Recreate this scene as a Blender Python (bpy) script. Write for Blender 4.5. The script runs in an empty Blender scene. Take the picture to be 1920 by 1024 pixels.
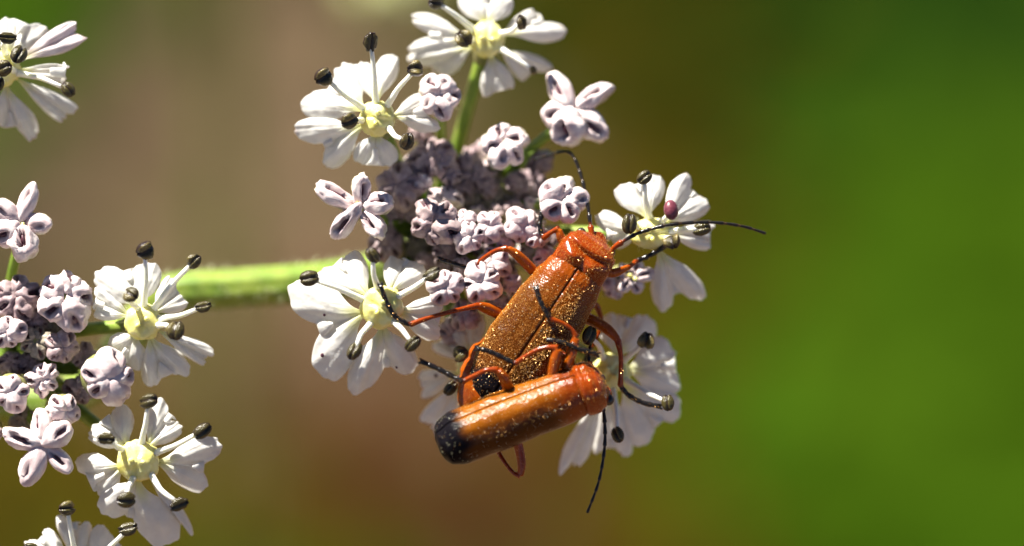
# Two soldier beetles on a white umbel flower head, macro view.
# UNITS: 1 Blender unit = 1 millimetre (unit_settings.scale_length = 0.001).
import bpy, bmesh, math, random
from mathutils import Vector, Matrix, Quaternion, noise
from mathutils.kdtree import KDTree

scene = bpy.context.scene
col = scene.collection
scene.unit_settings.system = 'METRIC'
scene.unit_settings.scale_length = 0.001
R = math.radians
rnd = random.Random(7)

# ------------------------------------------------------------------ camera
W_MM, DIST = 46.0, 192.0            # width of the focus plane, its distance from the lens
S = 1920.0 / W_MM                   # photo pixels per mm in the focus plane
PITCH = R(40)
HEIGHT = 600.0                      # flower head above the ground
O = Vector((0, 0, HEIGHT))          # middle of the focus plane
AX = Vector((1, 0, 0))
AU = Vector((0, math.sin(PITCH), math.cos(PITCH)))
AF = Vector((0, -math.cos(PITCH), math.sin(PITCH)))
RM = Matrix((AX, AU, AF)).transposed()          # frame of the plant: x right, y up, z to the viewer
RM4 = RM.to_4x4()

cam_d = bpy.data.cameras.new('camera')
cam_d.sensor_width = 3600.0
cam_d.lens = 3600.0 * DIST / W_MM
cam_d.clip_start = 5.0
cam_d.clip_end = 100000.0
cam_d.dof.use_dof = True
cam_d.dof.focus_distance = DIST
APERTURE = 12.0                      # mm across
cam_d.dof.aperture_fstop = cam_d.lens * 1e-3 / APERTURE
cam = bpy.data.objects.new('camera', cam_d)
cam.matrix_world = Matrix.Translation(O + AF * DIST) @ RM4
col.objects.link(cam)
scene.camera = cam

# ------------------------------------------------------------------ light
sun_local = Vector((-0.42, 0.86, 0.27)).normalized()
sun_dir = RM @ sun_local
elev = math.asin(sun_dir.z)
azim = math.atan2(sun_dir.x, sun_dir.y)
world = bpy.data.worlds.new('World')
scene.world = world
world.use_nodes = True
nt = world.node_tree
bg = nt.nodes['Background']
sky = nt.nodes.new('ShaderNodeTexSky')
sky.sky_type = 'NISHITA'
sky.sun_disc = False
sky.sun_elevation = elev
sky.sun_rotation = azim
sky.air_density = 0.34
sky.dust_density = 0.1
nt.links.new(sky.outputs[0], bg.inputs[0])
bg.inputs[1].default_value = 0.05
sun_d = bpy.data.lights.new('sun', 'SUN')
sun_d.energy = 5.0
sun_d.angle = R(0.53)
sun_d.color = (1.0, 0.945, 0.85)
sun = bpy.data.objects.new('sun', sun_d)
sun.rotation_euler = sun_dir.to_track_quat('Z', 'Y').to_euler()
sun.location = O + sun_dir * 3000
col.objects.link(sun)

vs = scene.view_settings
vs.view_transform = 'Standard'
vs.look = 'None'
vs.gamma = 1.0
vs.exposure = 1.52
scene.cycles.use_denoising = True
scene.cycles.max_bounces = 8
scene.cycles.sample_clamp_indirect = 6.0

# ------------------------------------------------------------------ materials
def nodes(name):
    m = bpy.data.materials.new(name)
    m.use_nodes = True
    return m, m.node_tree, m.node_tree.nodes['Principled BSDF']

def N(t, kind, **kw):
    n = t.nodes.new(kind)
    for k, v in kw.items():
        if k in n.inputs: n.inputs[k].default_value = v
        else: setattr(n, k, v)
    return n

def noise_tex(t, scale, detail=3.0, rough=0.55):
    tc = N(t, 'ShaderNodeTexCoord')
    n = N(t, 'ShaderNodeTexNoise', Scale=scale, Detail=detail, Roughness=rough)
    t.links.new(tc.outputs['Object'], n.inputs['Vector'])
    return n

def ramp(t, fac, stops):
    r = N(t, 'ShaderNodeValToRGB')
    el = r.color_ramp.elements
    while len(el) < len(stops): el.new(0.5)
    for e, (p, c) in zip(el, stops):
        e.position = p
        e.color = (c[0], c[1], c[2], 1)
    t.links.new(fac, r.inputs[0])
    return r

def bump(t, bs, height, strength, dist):
    b = N(t, 'ShaderNodeBump', Strength=strength, Distance=dist)
    t.links.new(height, b.inputs['Height'])
    t.links.new(b.outputs[0], bs.inputs['Normal'])
    return b

def thin_leaf(name, c1, c2, scale, trans, rough=0.5, bs_strength=0.4, bdist=0.05, spec=0.3, tcol=None, rand=0.0, attr=None):
    """thin tissue: reflects and lets light through"""
    m, t, bs = nodes(name)
    n = noise_tex(t, scale)
    r = ramp(t, n.outputs[0], [(0.3, c1), (0.7, c2)])
    src = r.outputs[0]
    if attr:
        a = N(t, 'ShaderNodeVertexColor', layer_name=attr)
        mm = N(t, 'ShaderNodeMix', data_type='RGBA', blend_type='MULTIPLY')
        mm.inputs['Factor'].default_value = 1.0
        t.links.new(src, mm.inputs[6]); t.links.new(a.outputs[0], mm.inputs[7])
        src = mm.outputs[2]
    if rand:
        oi = N(t, 'ShaderNodeObjectInfo')
        hsv = N(t, 'ShaderNodeHueSaturation')
        mr = N(t, 'ShaderNodeMapRange')
        mr.inputs['To Min'].default_value = 1 - rand
        mr.inputs['To Max'].default_value = 1 + rand * 0.4
        t.links.new(oi.outputs['Random'], mr.inputs['Value'])
        t.links.new(mr.outputs[0], hsv.inputs['Value'])
        t.links.new(src, hsv.inputs['Color'])
        src = hsv.outputs[0]
    t.links.new(src, bs.inputs['Base Color'])
    bs.inputs['Roughness'].default_value = rough
    bs.inputs['Specular IOR Level'].default_value = spec
    bump(t, bs, n.outputs[0], bs_strength, bdist)
    tr = N(t, 'ShaderNodeBsdfTranslucent')
    if tcol: tr.inputs[0].default_value = (*tcol, 1)
    else: t.links.new(src, tr.inputs[0])
    mx = N(t, 'ShaderNodeMixShader', Fac=trans)
    t.links.new(bs.outputs[0], mx.inputs[1])
    t.links.new(tr.outputs[0], mx.inputs[2])
    t.links.new(mx.outputs[0], t.nodes['Material Output'].inputs[0])
    return m

def fleshy(name, c1, c2, scale, sss=0.3, radius=(0.3, 0.25, 0.12), rough=0.4, bstr=0.3, bdist=0.05, spec=0.4, attr=None, rand=0.0):
    m, t, bs = nodes(name)
    n = noise_tex(t, scale)
    r = ramp(t, n.outputs[0], [(0.3, c1), (0.7, c2)])
    src = r.outputs[0]
    if attr:
        a = N(t, 'ShaderNodeVertexColor', layer_name=attr)
        mm = N(t, 'ShaderNodeMix', data_type='RGBA', blend_type='MULTIPLY')
        mm.inputs['Factor'].default_value = 1.0
        t.links.new(src, mm.inputs[6])
        t.links.new(a.outputs[0], mm.inputs[7])
        src = mm.outputs[2]
    if rand:
        oi = N(t, 'ShaderNodeObjectInfo')
        mm = N(t, 'ShaderNodeMix', data_type='RGBA', blend_type='MULTIPLY')
        rr = ramp(t, oi.outputs['Random'], [(0.0, (1 - rand, 1 - rand * 1.1, 1 - rand * 0.9)), (1.0, (1.05, 1.05, 1.05))])
        mm.inputs['Factor'].default_value = 1.0
        t.links.new(src, mm.inputs[6])
        t.links.new(rr.outputs[0], mm.inputs[7])
        src = mm.outputs[2]
    t.links.new(src, bs.inputs['Base Color'])
    bs.inputs['Roughness'].default_value = rough
    bs.inputs['Specular IOR Level'].default_value = spec
    bs.inputs['Subsurface Weight'].default_value = sss
    bs.inputs['Subsurface Radius'].default_value = radius
    bs.inputs['Subsurface Scale'].default_value = 1.0
    bump(t, bs, n.outputs[0], bstr, bdist)
    return m

M = {}
M['petal'] = thin_leaf('petal_white', (0.84, 0.83, 0.80), (0.93, 0.92, 0.88), 2.2, 0.48, 0.45, 0.5, 0.10, 0.35, attr='col')
M['petal_pink'] = thin_leaf('petal_blush', (0.80, 0.70, 0.72), (0.90, 0.85, 0.83), 1.6, 0.38, 0.45, 0.4, 0.10, 0.35, attr='col')
M['bud'] = fleshy('bud_petal', (0.60, 0.46, 0.46), (0.88, 0.80, 0.75), 1.5, 0.12, (0.15, 0.1, 0.1), 0.42, 0.35, 0.12, 0.4, attr='col', rand=0.18)
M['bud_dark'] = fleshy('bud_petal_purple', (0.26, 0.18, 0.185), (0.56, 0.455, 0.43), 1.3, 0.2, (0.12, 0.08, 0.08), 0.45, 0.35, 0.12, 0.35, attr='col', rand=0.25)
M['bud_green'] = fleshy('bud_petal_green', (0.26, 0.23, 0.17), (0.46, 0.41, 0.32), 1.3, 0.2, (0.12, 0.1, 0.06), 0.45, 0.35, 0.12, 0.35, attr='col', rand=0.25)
M['ovary'] = fleshy('ovary_green', (0.16, 0.19, 0.04), (0.33, 0.30, 0.14), 1.5, 0.2, (0.2, 0.2, 0.05), 0.5, 0.4, 0.1)
M['disc'] = fleshy('nectary_disc', (0.76, 0.70, 0.16), (0.88, 0.84, 0.40), 1.6, 0.4, (0.5, 0.45, 0.15), 0.22, 0.5, 0.12, 0.6)
M['filament'] = fleshy('filament', (0.84, 0.84, 0.70), (0.92, 0.92, 0.84), 2.0, 0.5, (0.3, 0.3, 0.2), 0.35, 0.1, 0.02)
M['anther'] = fleshy('anther', (0.4, 0.35, 0.35), (1.1, 1.05, 0.9), 7.0, 0.0, (0.1, 0.1, 0.1), 0.22, 0.7, 0.05, 0.45, attr='col', rand=0.35)
M['bud_anther'] = fleshy('anther_unripe', (0.045, 0.012, 0.025), (0.10, 0.03, 0.045), 3.0, 0.0, (0.1, 0.1, 0.1), 0.35, 0.3, 0.03, 0.5)
M['stalk'] = fleshy('stalk_green', (0.13, 0.23, 0.022), (0.29, 0.37, 0.06), 0.8, 0.3, (0.5, 0.5, 0.1), 0.45, 0.3, 0.08)
M['hair'] = fleshy('stalk_hair', (0.55, 0.58, 0.30), (0.75, 0.75, 0.5), 1.0, 0.0, (0.1, 0.1, 0.1), 0.4, 0.0, 0.02)
M['cuticle'] = fleshy('beetle_cuticle', (0.80, 0.70, 0.6), (1.1, 1.15, 1.2), 2.0, 0.12, (0.3, 0.06, 0.01), 0.2, 0.6, 0.05, 0.36, attr='col')
M['black'] = fleshy('beetle_black', (0.008, 0.008, 0.009), (0.022, 0.019, 0.018), 4.0, 0.0, (0.1, 0.1, 0.1), 0.3, 0.4, 0.03, 0.5)

def elytron_mat():
    m, t, bs = nodes('wing_case')
    n = noise_tex(t, 1.1, 4)
    a = N(t, 'ShaderNodeVertexColor', layer_name='col')
    r = ramp(t, n.outputs[0], [(0.3, (0.8, 0.72, 0.7)), (0.7, (1.15, 1.2, 1.2))])
    mm = N(t, 'ShaderNodeMix', data_type='RGBA', blend_type='MULTIPLY')
    mm.inputs['Factor'].default_value = 1.0
    t.links.new(a.outputs[0], mm.inputs[6]); t.links.new(r.outputs[0], mm.inputs[7])
    t.links.new(mm.outputs[2], bs.inputs['Base Color'])
    tc = N(t, 'ShaderNodeTexCoord')
    v = N(t, 'ShaderNodeTexVoronoi', Scale=11.0)
    t.links.new(tc.outputs['Object'], v.inputs['Vector'])
    ad = N(t, 'ShaderNodeMath', operation='ADD')
    n2 = N(t, 'ShaderNodeTexNoise', Scale=4.0, Detail=3.0)
    t.links.new(tc.outputs['Object'], n2.inputs['Vector'])
    t.links.new(v.outputs['Distance'], ad.inputs[0]); t.links.new(n2.outputs[0], ad.inputs[1])
    bump(t, bs, ad.outputs[0], 0.5, 0.035)
    bs.inputs['Roughness'].default_value = 0.24
    sp = N(t, 'ShaderNodeSeparateColor')
    t.links.new(a.outputs[0], sp.inputs[0])
    mr = N(t, 'ShaderNodeMapRange')                 # the black tips are velvety, the amber is satin
    mr.inputs['From Min'].default_value = 0.01; mr.inputs['From Max'].default_value = 0.12
    mr.inputs['To Min'].default_value = 0.03; mr.inputs['To Max'].default_value = 0.24
    t.links.new(sp.outputs[0], mr.inputs['Value'])
    t.links.new(mr.outputs[0], bs.inputs['Specular IOR Level'])
    bs.inputs['Subsurface Weight'].default_value = 0.0
    bs.inputs['Subsurface Radius'].default_value = (0.3, 0.1, 0.03)
    return m
M['elytron'] = elytron_mat()

def seta_mat(name, c):
    m, t, bs = nodes(name)
    bs.inputs['Base Color'].default_value = (*c, 1)
    bs.inputs['Roughness'].default_value = 0.28
    bs.inputs['Metallic'].default_value = 0.4
    bs.inputs['Specular IOR Level'].default_value = 0.9
    return m
M['seta'] = seta_mat('golden_seta', (0.80, 0.40, 0.085))
M['pollen'] = seta_mat('pollen_grain', (0.85, 0.82, 0.55))

# ------------------------------------------------------------------ helpers
def L(px, py, z=0.0):
    """photo pixel + depth (mm towards the viewer from the focus plane) -> plant frame, mm"""
    k = (DIST - z) / DIST / S
    return Vector(((px - 960) * k, (512 - py) * k, z))

def to_world(v): return O + RM @ v

class MB:
    def __init__(s): s.v, s.f, s.mi, s.c = [], [], [], []
    def add(s, vs, fs, colr=None, mi=0):
        b = len(s.v)
        s.v += [Vector(v) for v in vs]
        s.f += [tuple(i + b for i in f) for f in fs]
        s.mi += [mi] * len(fs)
        s.c += [colr or (1, 1, 1)] * len(vs)
        return s
    def mesh(s, name, mats, origin=Vector((0, 0, 0)), smooth=True, colour=False):
        me = bpy.data.meshes.new(name)
        me.from_pydata([v - origin for v in s.v], [], s.f)
        for m in (mats if isinstance(mats, (list, tuple)) else [mats]): me.materials.append(m)
        me.polygons.foreach_set('material_index', s.mi)
        me.polygons.foreach_set('use_smooth', [smooth] * len(s.f))
        if colour:
            ca = me.color_attributes.new('col', 'FLOAT_COLOR', 'POINT')
            flat = []
            for c in s.c: flat += [c[0], c[1], c[2], 1.0]
            ca.data.foreach_set('color', flat)
        me.update()
        return me

ORG = {}
def root_empty(name, origin, **props):
    o = bpy.data.objects.new(name, None)
    o.empty_display_size = 1.0
    o.matrix_world = Matrix.Translation(to_world(origin)) @ RM4
    col.objects.link(o)
    ORG[o.name] = origin.copy()
    for k, v in props.items(): o[k] = v
    return o

def root_mesh(name, me, origin, **props):
    o = bpy.data.objects.new(name, me)
    o.matrix_world = Matrix.Translation(to_world(origin)) @ RM4
    col.objects.link(o)
    ORG[o.name] = origin.copy()
    for k, v in props.items(): o[k] = v
    return o

def child(name, me, parent, origin, mat3=None):
    """a part: origin in the plant frame; mat3 = local rotation/scale for shared meshes"""
    o = bpy.data.objects.new(name, me)
    o.parent = parent
    ml = Matrix.Translation(origin - ORG[parent.name])
    if mat3 is not None: ml = ml @ mat3.to_4x4()
    o.matrix_local = ml
    col.objects.link(o)
    ORG[o.name] = origin.copy()
    return o

def smooth_path(pts, sub=5):
    """Catmull-Rom through [(Vector, radius), ...]"""
    out = []
    n = len(pts)
    for i in range(n - 1):
        p0, p1, p2, p3 = pts[max(i - 1, 0)], pts[i], pts[i + 1], pts[min(i + 2, n - 1)]
        for k in range(sub):
            t = k / sub
            t2, t3 = t * t, t * t * t
            q = 0.5 * ((2 * p1[0]) + (p2[0] - p0[0]) * t + (2 * p0[0] - 5 * p1[0] + 4 * p2[0] - p3[0]) * t2 + (3 * p1[0] - p0[0] - 3 * p2[0] + p3[0]) * t3)
            out.append((q, p1[1] + (p2[1] - p1[1]) * (t * t * (3 - 2 * t))))
    out.append(pts[-1])
    return out

def tube(mb, path, seg=8, colr=None, mi=0, flat=1.0):
    n = len(path)
    ref = None
    vs, fs = [], []
    for i, (p, r) in enumerate(path):
        d = (path[min(i + 1, n - 1)][0] - path[max(i - 1, 0)][0])
        d = d.normalized() if d.length > 1e-9 else Vector((0, 0, 1))
        if ref is None:
            ref = d.orthogonal().normalized()
        ref = (ref - d * ref.dot(d))
        ref = ref.normalized() if ref.length > 1e-6 else d.orthogonal().normalized()
        b = d.cross(ref)
        for k in range(seg):
            a = 2 * math.pi * k / seg
            vs.append(p + ref * (math.cos(a) * r) + b * (math.sin(a) * r * flat))
    for i in range(n - 1):
        for k in range(seg):
            a, b2 = i * seg + k, i * seg + (k + 1) % seg
            fs.append((a, b2, b2 + seg, a + seg))
    vs.append(path[0][0]); vs.append(path[-1][0])
    for k in range(seg):
        fs.append(((k + 1) % seg, k, n * seg))
        fs.append(((n - 1) * seg + k, (n - 1) * seg + (k + 1) % seg, n * seg + 1))
    mb.add(vs, fs, colr, mi)

def sphere_grid(nu, nv):
    vs = [Vector((0, 0, 1))]
    for i in range(1, nu):
        th = math.pi * i / nu
        for k in range(nv):
            ph = 2 * math.pi * k / nv
            vs.append(Vector((math.sin(th) * math.cos(ph), math.sin(th) * math.sin(ph), math.cos(th))))
    vs.append(Vector((0, 0, -1)))
    fs = []
    for k in range(nv):
        fs.append((0, 1 + k, 1 + (k + 1) % nv))
        for i in range(nu - 2):
            a = 1 + i * nv + k; b = 1 + i * nv + (k + 1) % nv
            fs.append((a, a + nv, b + nv, b))
        a = 1 + (nu - 2) * nv + k; b = 1 + (nu - 2) * nv + (k + 1) % nv
        fs.append((a, len(vs) - 1, b))
    return vs, fs

def sst(a, b, x):
    t = max(0.0, min(1.0, (x - a) / (b - a)))
    return t * t * (3 - 2 * t)

def basis(zdir, xhint):
    z = zdir.normalized()
    x = xhint - z * xhint.dot(z)
    x = x.normalized() if x.length > 1e-6 else z.orthogonal().normalized()
    y = z.cross(x)
    return Matrix((x, y, z)).transposed()

# ------------------------------------------------------------------ shared shapes
def anther_mesh(kind):
    """long axis x, opening towards +z; two pollen sacs with a slit between them"""
    vs, fs = sphere_grid(16, 24)
    out, cols = [], []
    for v in vs:
        # poles of the grid on the x axis
        x, y, z = v.z, v.x, v.y
        g = math.exp(-(y / 0.16) ** 2)
        side = 1 if y > 0 else -1
        yy = y * (0.80 if kind == 0 else 0.9)
        zz = z * 0.62
        if z > -0.3:
            zz -= g * 0.42 * (0.4 + 0.6 * sst(-0.3, 0.3, z))
        else:
            zz += g * 0.12
        s = abs(abs(y) - 0.62)
        seam = math.exp(-(s / 0.07) ** 2) if z > 0 else 0
        zz -= seam * 0.10
        xx = x * (1.0 - 0.12 * g)
        if kind == 1 and z > -0.2:              # sacs burst open: edges rolled outwards
            zz += 0.55 * abs(y) ** 1.5 * (1 - 0.4 * x * x)
            yy *= 1.15
            xx *= 0.86
        if kind == 2 and y > 0:
            zz += 0.35 * y * (1 - x * x); xx *= 0.9
        if kind == 3:                           # emptied, shrivelled
            zz *= 0.75; yy *= 0.8 + 0.25 * noise.noise(Vector((x * 2, 4, 0))); zz += 0.3 * x * x
        k = noise.noise(v * 3.1 + Vector((kind * 5, 0, 0))) * (0.06 if kind < 3 else 0.16)
        out.append(Vector((xx, yy, zz)) * (1 + k))
        olive = (1 - g) * (1 - 0.8 * seam) * sst(-0.1, 0.5, z) * sst(0.98, 0.7, abs(x))
        dark = Vector((0.022, 0.010, 0.014)); ol = Vector((0.095, 0.085, 0.026)); gold = Vector((0.42, 0.36, 0.13))
        c = dark.lerp(ol, olive)
        if kind == 1: c = c.lerp(gold, 0.7 * sst(0.35, 0.8, abs(y)) * sst(0, 0.4, z))
        if kind == 2 and y > 0: c = c.lerp(gold, 0.3 * olive)
        cols.append(tuple(c))
    mb = MB(); mb.add(out, fs); mb.c = cols
    return mb.mesh('anther', M['anther'], colour=True)
ANTHER = [anther_mesh(k) for k in range(4)]

def bud_lobe(seed, mat, slit=0.20, deep=0.5, rough=1.0):
    """one incurved bud petal: long axis x (inner end -x), pocket opening towards +z"""
    vs, fs = sphere_grid(20, 26)
    out, cols = [], []
    rr = random.Random(seed)
    off = Vector((rr.uniform(-9, 9), rr.uniform(-9, 9), 0))
    bend = rr.uniform(-0.12, 0.12)
    for v in vs:
        x, y, z = v.z, v.x, v.y
        yc = y - bend * math.sin(2.5 * x)
        w = slit * (0.55 + 0.75 * sst(-0.6, 0.5, x))
        win = sst(-0.55, -0.2, x) * sst(0.75, 0.4, x)
        g = math.exp(-(yc / w) ** 4) * win * sst(0.0, 0.35, z)
        lip = math.exp(-((abs(yc) - w * 1.35) / (w * 0.5)) ** 2) * win * sst(0, 0.4, z)
        zz = z - deep * g + 0.10 * lip
        yy = y * (0.82 + 0.18 * sst(-1, 0.4, x))
        k = 1 + rough * (0.26 * noise.noise(v * 1.6 + off) + 0.08 * noise.noise(v * 4.0 + off) + 0.04 * noise.noise(v * 9.0 + off))
        out.append(Vector((x, yy, zz)) * k)
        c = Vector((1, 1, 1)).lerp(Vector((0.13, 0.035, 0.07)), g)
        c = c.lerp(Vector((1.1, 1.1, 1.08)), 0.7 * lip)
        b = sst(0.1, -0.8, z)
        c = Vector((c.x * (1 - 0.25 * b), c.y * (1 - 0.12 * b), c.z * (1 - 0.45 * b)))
        cols.append(tuple(c))
    mb = MB(); mb.add(out, fs); mb.c = cols
    return mb.mesh('petal', mat, colour=True)
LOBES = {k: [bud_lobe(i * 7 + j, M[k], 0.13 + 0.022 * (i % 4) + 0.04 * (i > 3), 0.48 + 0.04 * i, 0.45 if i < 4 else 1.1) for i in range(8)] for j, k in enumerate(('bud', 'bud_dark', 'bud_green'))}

def bud_anther_mesh():
    vs, fs = sphere_grid(8, 10)
    mb = MB(); mb.add([Vector((v.z, v.x, v.y)) for v in vs], fs)
    return mb.mesh('anther', M['bud_anther'])
BUD_ANTHER = bud_anther_mesh()
M['maroon'] = fleshy('anther_maroon', (0.10, 0.022, 0.035), (0.20, 0.05, 0.07), 3.0, 0.1, (0.1, 0.05, 0.05), 0.35, 0.3, 0.03, 0.4)
MAROON = BUD_ANTHER.copy()
MAROON.materials[0] = M['maroon']
for v in MAROON.vertices: v.co.y *= 0.75; v.co.z *= 0.7

# ------------------------------------------------------------------ flower parts
def petal(parent, base, ca, cb, nf=0.78, zt=(-0.9, -0.9), arch=0.25, curl=0.5, seed=0, mat='petal', pad=0.38, z0=0.0, wave=1.0, specks=0):
    """ca, cb: the two lobe tips in photo pixels; base: local vector of the attachment"""
    rr = random.Random(seed)
    A = L(ca[0], ca[1], base.z + zt[0]) - base
    B = L(cb[0], cb[1], base.z + zt[1]) - base
    ta, tb = math.atan2(A.y, A.x), math.atan2(B.y, B.x)
    d = (tb - ta + math.pi) % (2 * math.pi) - math.pi
    ra, rb = math.hypot(A.x, A.y), math.hypot(B.x, B.y)
    tm, half = ta + d / 2, d / 2
    VC = 0.52
    rn = 0.5 * (ra + rb) * (nf - 0.08)
    NU, NV = 26, 40
    off = Vector((rr.uniform(-50, 50), rr.uniform(-50, 50), rr.uniform(-50, 50)))
    ph = rr.uniform(0, 6)
    vs, fs = [], []
    padang = math.copysign(max(abs(half) * pad / VC, 0.13), half if abs(half) > 1e-4 else 1.0)
    def pt(u, v):
        av = abs(v)
        rl = ra if v < 0 else rb
        if av < VC:
            s = math.sin(math.pi / 2 * av / VC)
            rend = rn + (rl - rn) * s ** 1.1
            th = tm + half * v / VC
        else:
            s = (av - VC) / (1 - VC)
            rend = rl * (1 - 0.36 * s ** 2.4)
            th = tm + math.copysign(1, v) * half + math.copysign(1, v) * padang * s
        rend *= 1 + 0.05 * wave * noise.noise(Vector((v * 3, 1.3, 0)) + off) + 0.06 * wave * noise.noise(Vector((v * 9, 3.3, 0)) + off) + 0.03 * wave * noise.noise(Vector((v * 22, 8.3, 0)) + off)
        g = 0.42 + 0.58 * sst(0.0, 0.8, u)
        th = tm + (th - tm) * g
        r = rend * u
        ze = zt[0] + (zt[1] - zt[0]) * (v + 1) / 2
        z = ze * u ** 1.7 + arch * math.sin(math.pi * min(u, 1) * 0.9)
        # channelled midrib, puffed lobes, crinkled margin
        z -= 0.10 * math.exp(-(v / 0.14) ** 2) * math.sin(math.pi * min(u * 0.9, 1))
        z += 0.10 * math.exp(-((av - 0.5) / 0.35) ** 2) * u
        z += 0.55 * curl * math.exp(-(v / 0.22) ** 2) * sst(0.72, 1.0, u)
        z += 0.14 * wave * noise.noise(Vector((math.cos(th) * r, math.sin(th) * r, 0)) * 1.1 + off) * u
        z += 0.07 * wave * u ** 3 * math.sin(14 * v + ph * 2) * noise.noise(Vector((v * 3, u * 2, 1)) + off) * 2
        z += 0.035 * wave * noise.noise(Vector((th * 14, r * 0.9, 2)) + off) * sst(0.1, 0.5, u)      # fine veins
        z += 0.05 * wave * noise.noise(Vector((math.cos(th) * r, math.sin(th) * r, 5)) * 3.0 + off) * u
        return base + Vector((math.cos(th) * r, math.sin(th) * r, z + z0))
    for i in range(NU + 1):
        u = 0.10 + 0.90 * i / NU
        for j in range(NV + 1):
            vs.append(pt(u, -1 + 2 * j / NV))
    for i in range(NU):
        for j in range(NV):
            a = i * (NV + 1) + j
            q = (a, a + NV + 1, a + NV + 2, a + 1)
            fs.append(q if half > 0 else q[::-1])
    mb = MB()
    mb.add(vs, fs)
    bruise = rr.random() < 0.5
    for i in range(NU + 1):             # greenish-yellow claw, faint blush and browning on the margin
        u = 0.10 + 0.90 * i / NU
        for j in range(NV + 1):
            c = Vector((0.93, 0.95, 0.55)).lerp(Vector((1, 1, 1)), sst(0.12, 0.5, u))
            e = sst(0.93, 1.0, u) * sst(0.1, 0.5, noise.noise(Vector((j * 0.35, 7.7, 0)) + off))
            if bruise: c = c.lerp(Vector((0.80, 0.62, 0.58)), 0.55 * e)
            mb.c[i * (NV + 1) + j] = tuple(c)
    if curl > 0:                    # the narrow tip bent back over the notch
        tip = pt(1.0, 0.0)
        inw = -(tip - base); inw.z = 0
        inw.normalize()
        side = Vector((-inw.y, inw.x, 0))
        ln = curl * rr.uniform(1.2, 1.8)
        tv, tf = [], []
        K, Wn = 9, 5
        for i in range(K + 1):
            s = i / K
            a = s * rr.uniform(2.7, 2.8)
            c = tip - inw * 0.06 + Vector((0, 0, -0.05)) - inw * (math.sin(a) * 0.22 * ln) * (1 if a < 1.57 else 1) + inw * (max(0, a - 1.2) * 0.36 * ln) + Vector((0, 0, (1 - math.cos(a)) * 0.30 * ln))
            w = (0.34 * (1 - s) + 0.13 + 0.07 * math.sin(7 * s + ph)) * ln
            for j in range(Wn + 1):
                q = -1 + 2 * j / Wn
                tv.append(c + side * (q * w) + Vector((0, 0, -0.14 * ln * q * q + 0.05 * noise.noise(Vector((s * 5, q * 2, ph))))))
        for i in range(K):
            for j in range(Wn):
                a = i * (Wn + 1) + j
                tf.append((a, a + 1, a + Wn + 2, a + Wn + 1))
        mb.add(tv, tf)
    mats = [M[mat]]
    me = mb.mesh('petal', mats, base, colour=True)
    o = child('petal', me, parent, base)
    sm = o.modifiers.new('thickness', 'SOLIDIFY')
    sm.thickness = 0.028
    sm.offset = 0
    ss = o.modifiers.new('smooth', 'SUBSURF')
    ss.levels = 1; ss.render_levels = 1
    if specks:                      # small dark purple spots on the petal
        sb = MB()
        for k in range(specks):
            u, v = rr.uniform(0.55, 0.92), rr.choice((-1, 1)) * rr.uniform(0.2, 0.75)
            p = pt(u, v)
            bv, bf = sphere_grid(5, 8)
            r = rr.uniform(0.06, 0.11)
            sb.add([p + Vector((q.x * r, q.y * r * 1.2, q.z * 0.05 + 0.02)) for q in bv], bf)
        child('speck', sb.mesh('speck', M['bud_anther'], base), parent, base)
    return o

def stamen(parent, cen, rdisc, ap, za, seed, size=1.0, rot=None, kind=None, lift=0.5, base_pt=None):
    rr = random.Random(seed)
    tip = L(ap[0], ap[1], za)
    d = tip - cen; d.z = 0
    dirn = d.normalized() if d.length > 1e-6 else Vector((0, 1, 0))
    b = base_pt if base_pt is not None else cen + dirn * rdisc * 0.75 + Vector((0, 0, -0.05))
    mid = (b + tip) / 2 + Vector((0, 0, lift * 0.6)) + Vector((-dirn.y, dirn.x, 0)) * rr.uniform(-0.15, 0.15)
    mb = MB()
    tube(mb, smooth_path([(b, 0.18), (b.lerp(mid, 0.5) + Vector((0, 0, 0.08)), 0.14), (mid, 0.12), (mid.lerp(tip, 0.6) + Vector((0, 0, 0.1)), 0.105), (tip - Vector((0, 0, 0.12)), 0.08)], 5), 10)
    child('filament', mb.mesh('filament', M['filament'], b), parent, b)
    a = rr.uniform(0, math.pi) if rot is None else R(rot)
    k = rr.choice((0, 0, 2, 3)) if kind is None else kind
    zd = Vector((rr.uniform(-0.8, 0.8), rr.uniform(-0.5, 0.7), 1))
    bs = basis(zd, Vector((math.cos(a), math.sin(a), 0)))
    sc = 0.43 * size * rr.uniform(0.86, 1.12)
    child('anther', MAROON if k == 'maroon' else ANTHER[k], parent, tip + Vector((0, 0, 0.1)), bs @ Matrix.Diagonal((sc, sc * rr.uniform(0.8, 1.05), sc * 0.95)))

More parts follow.
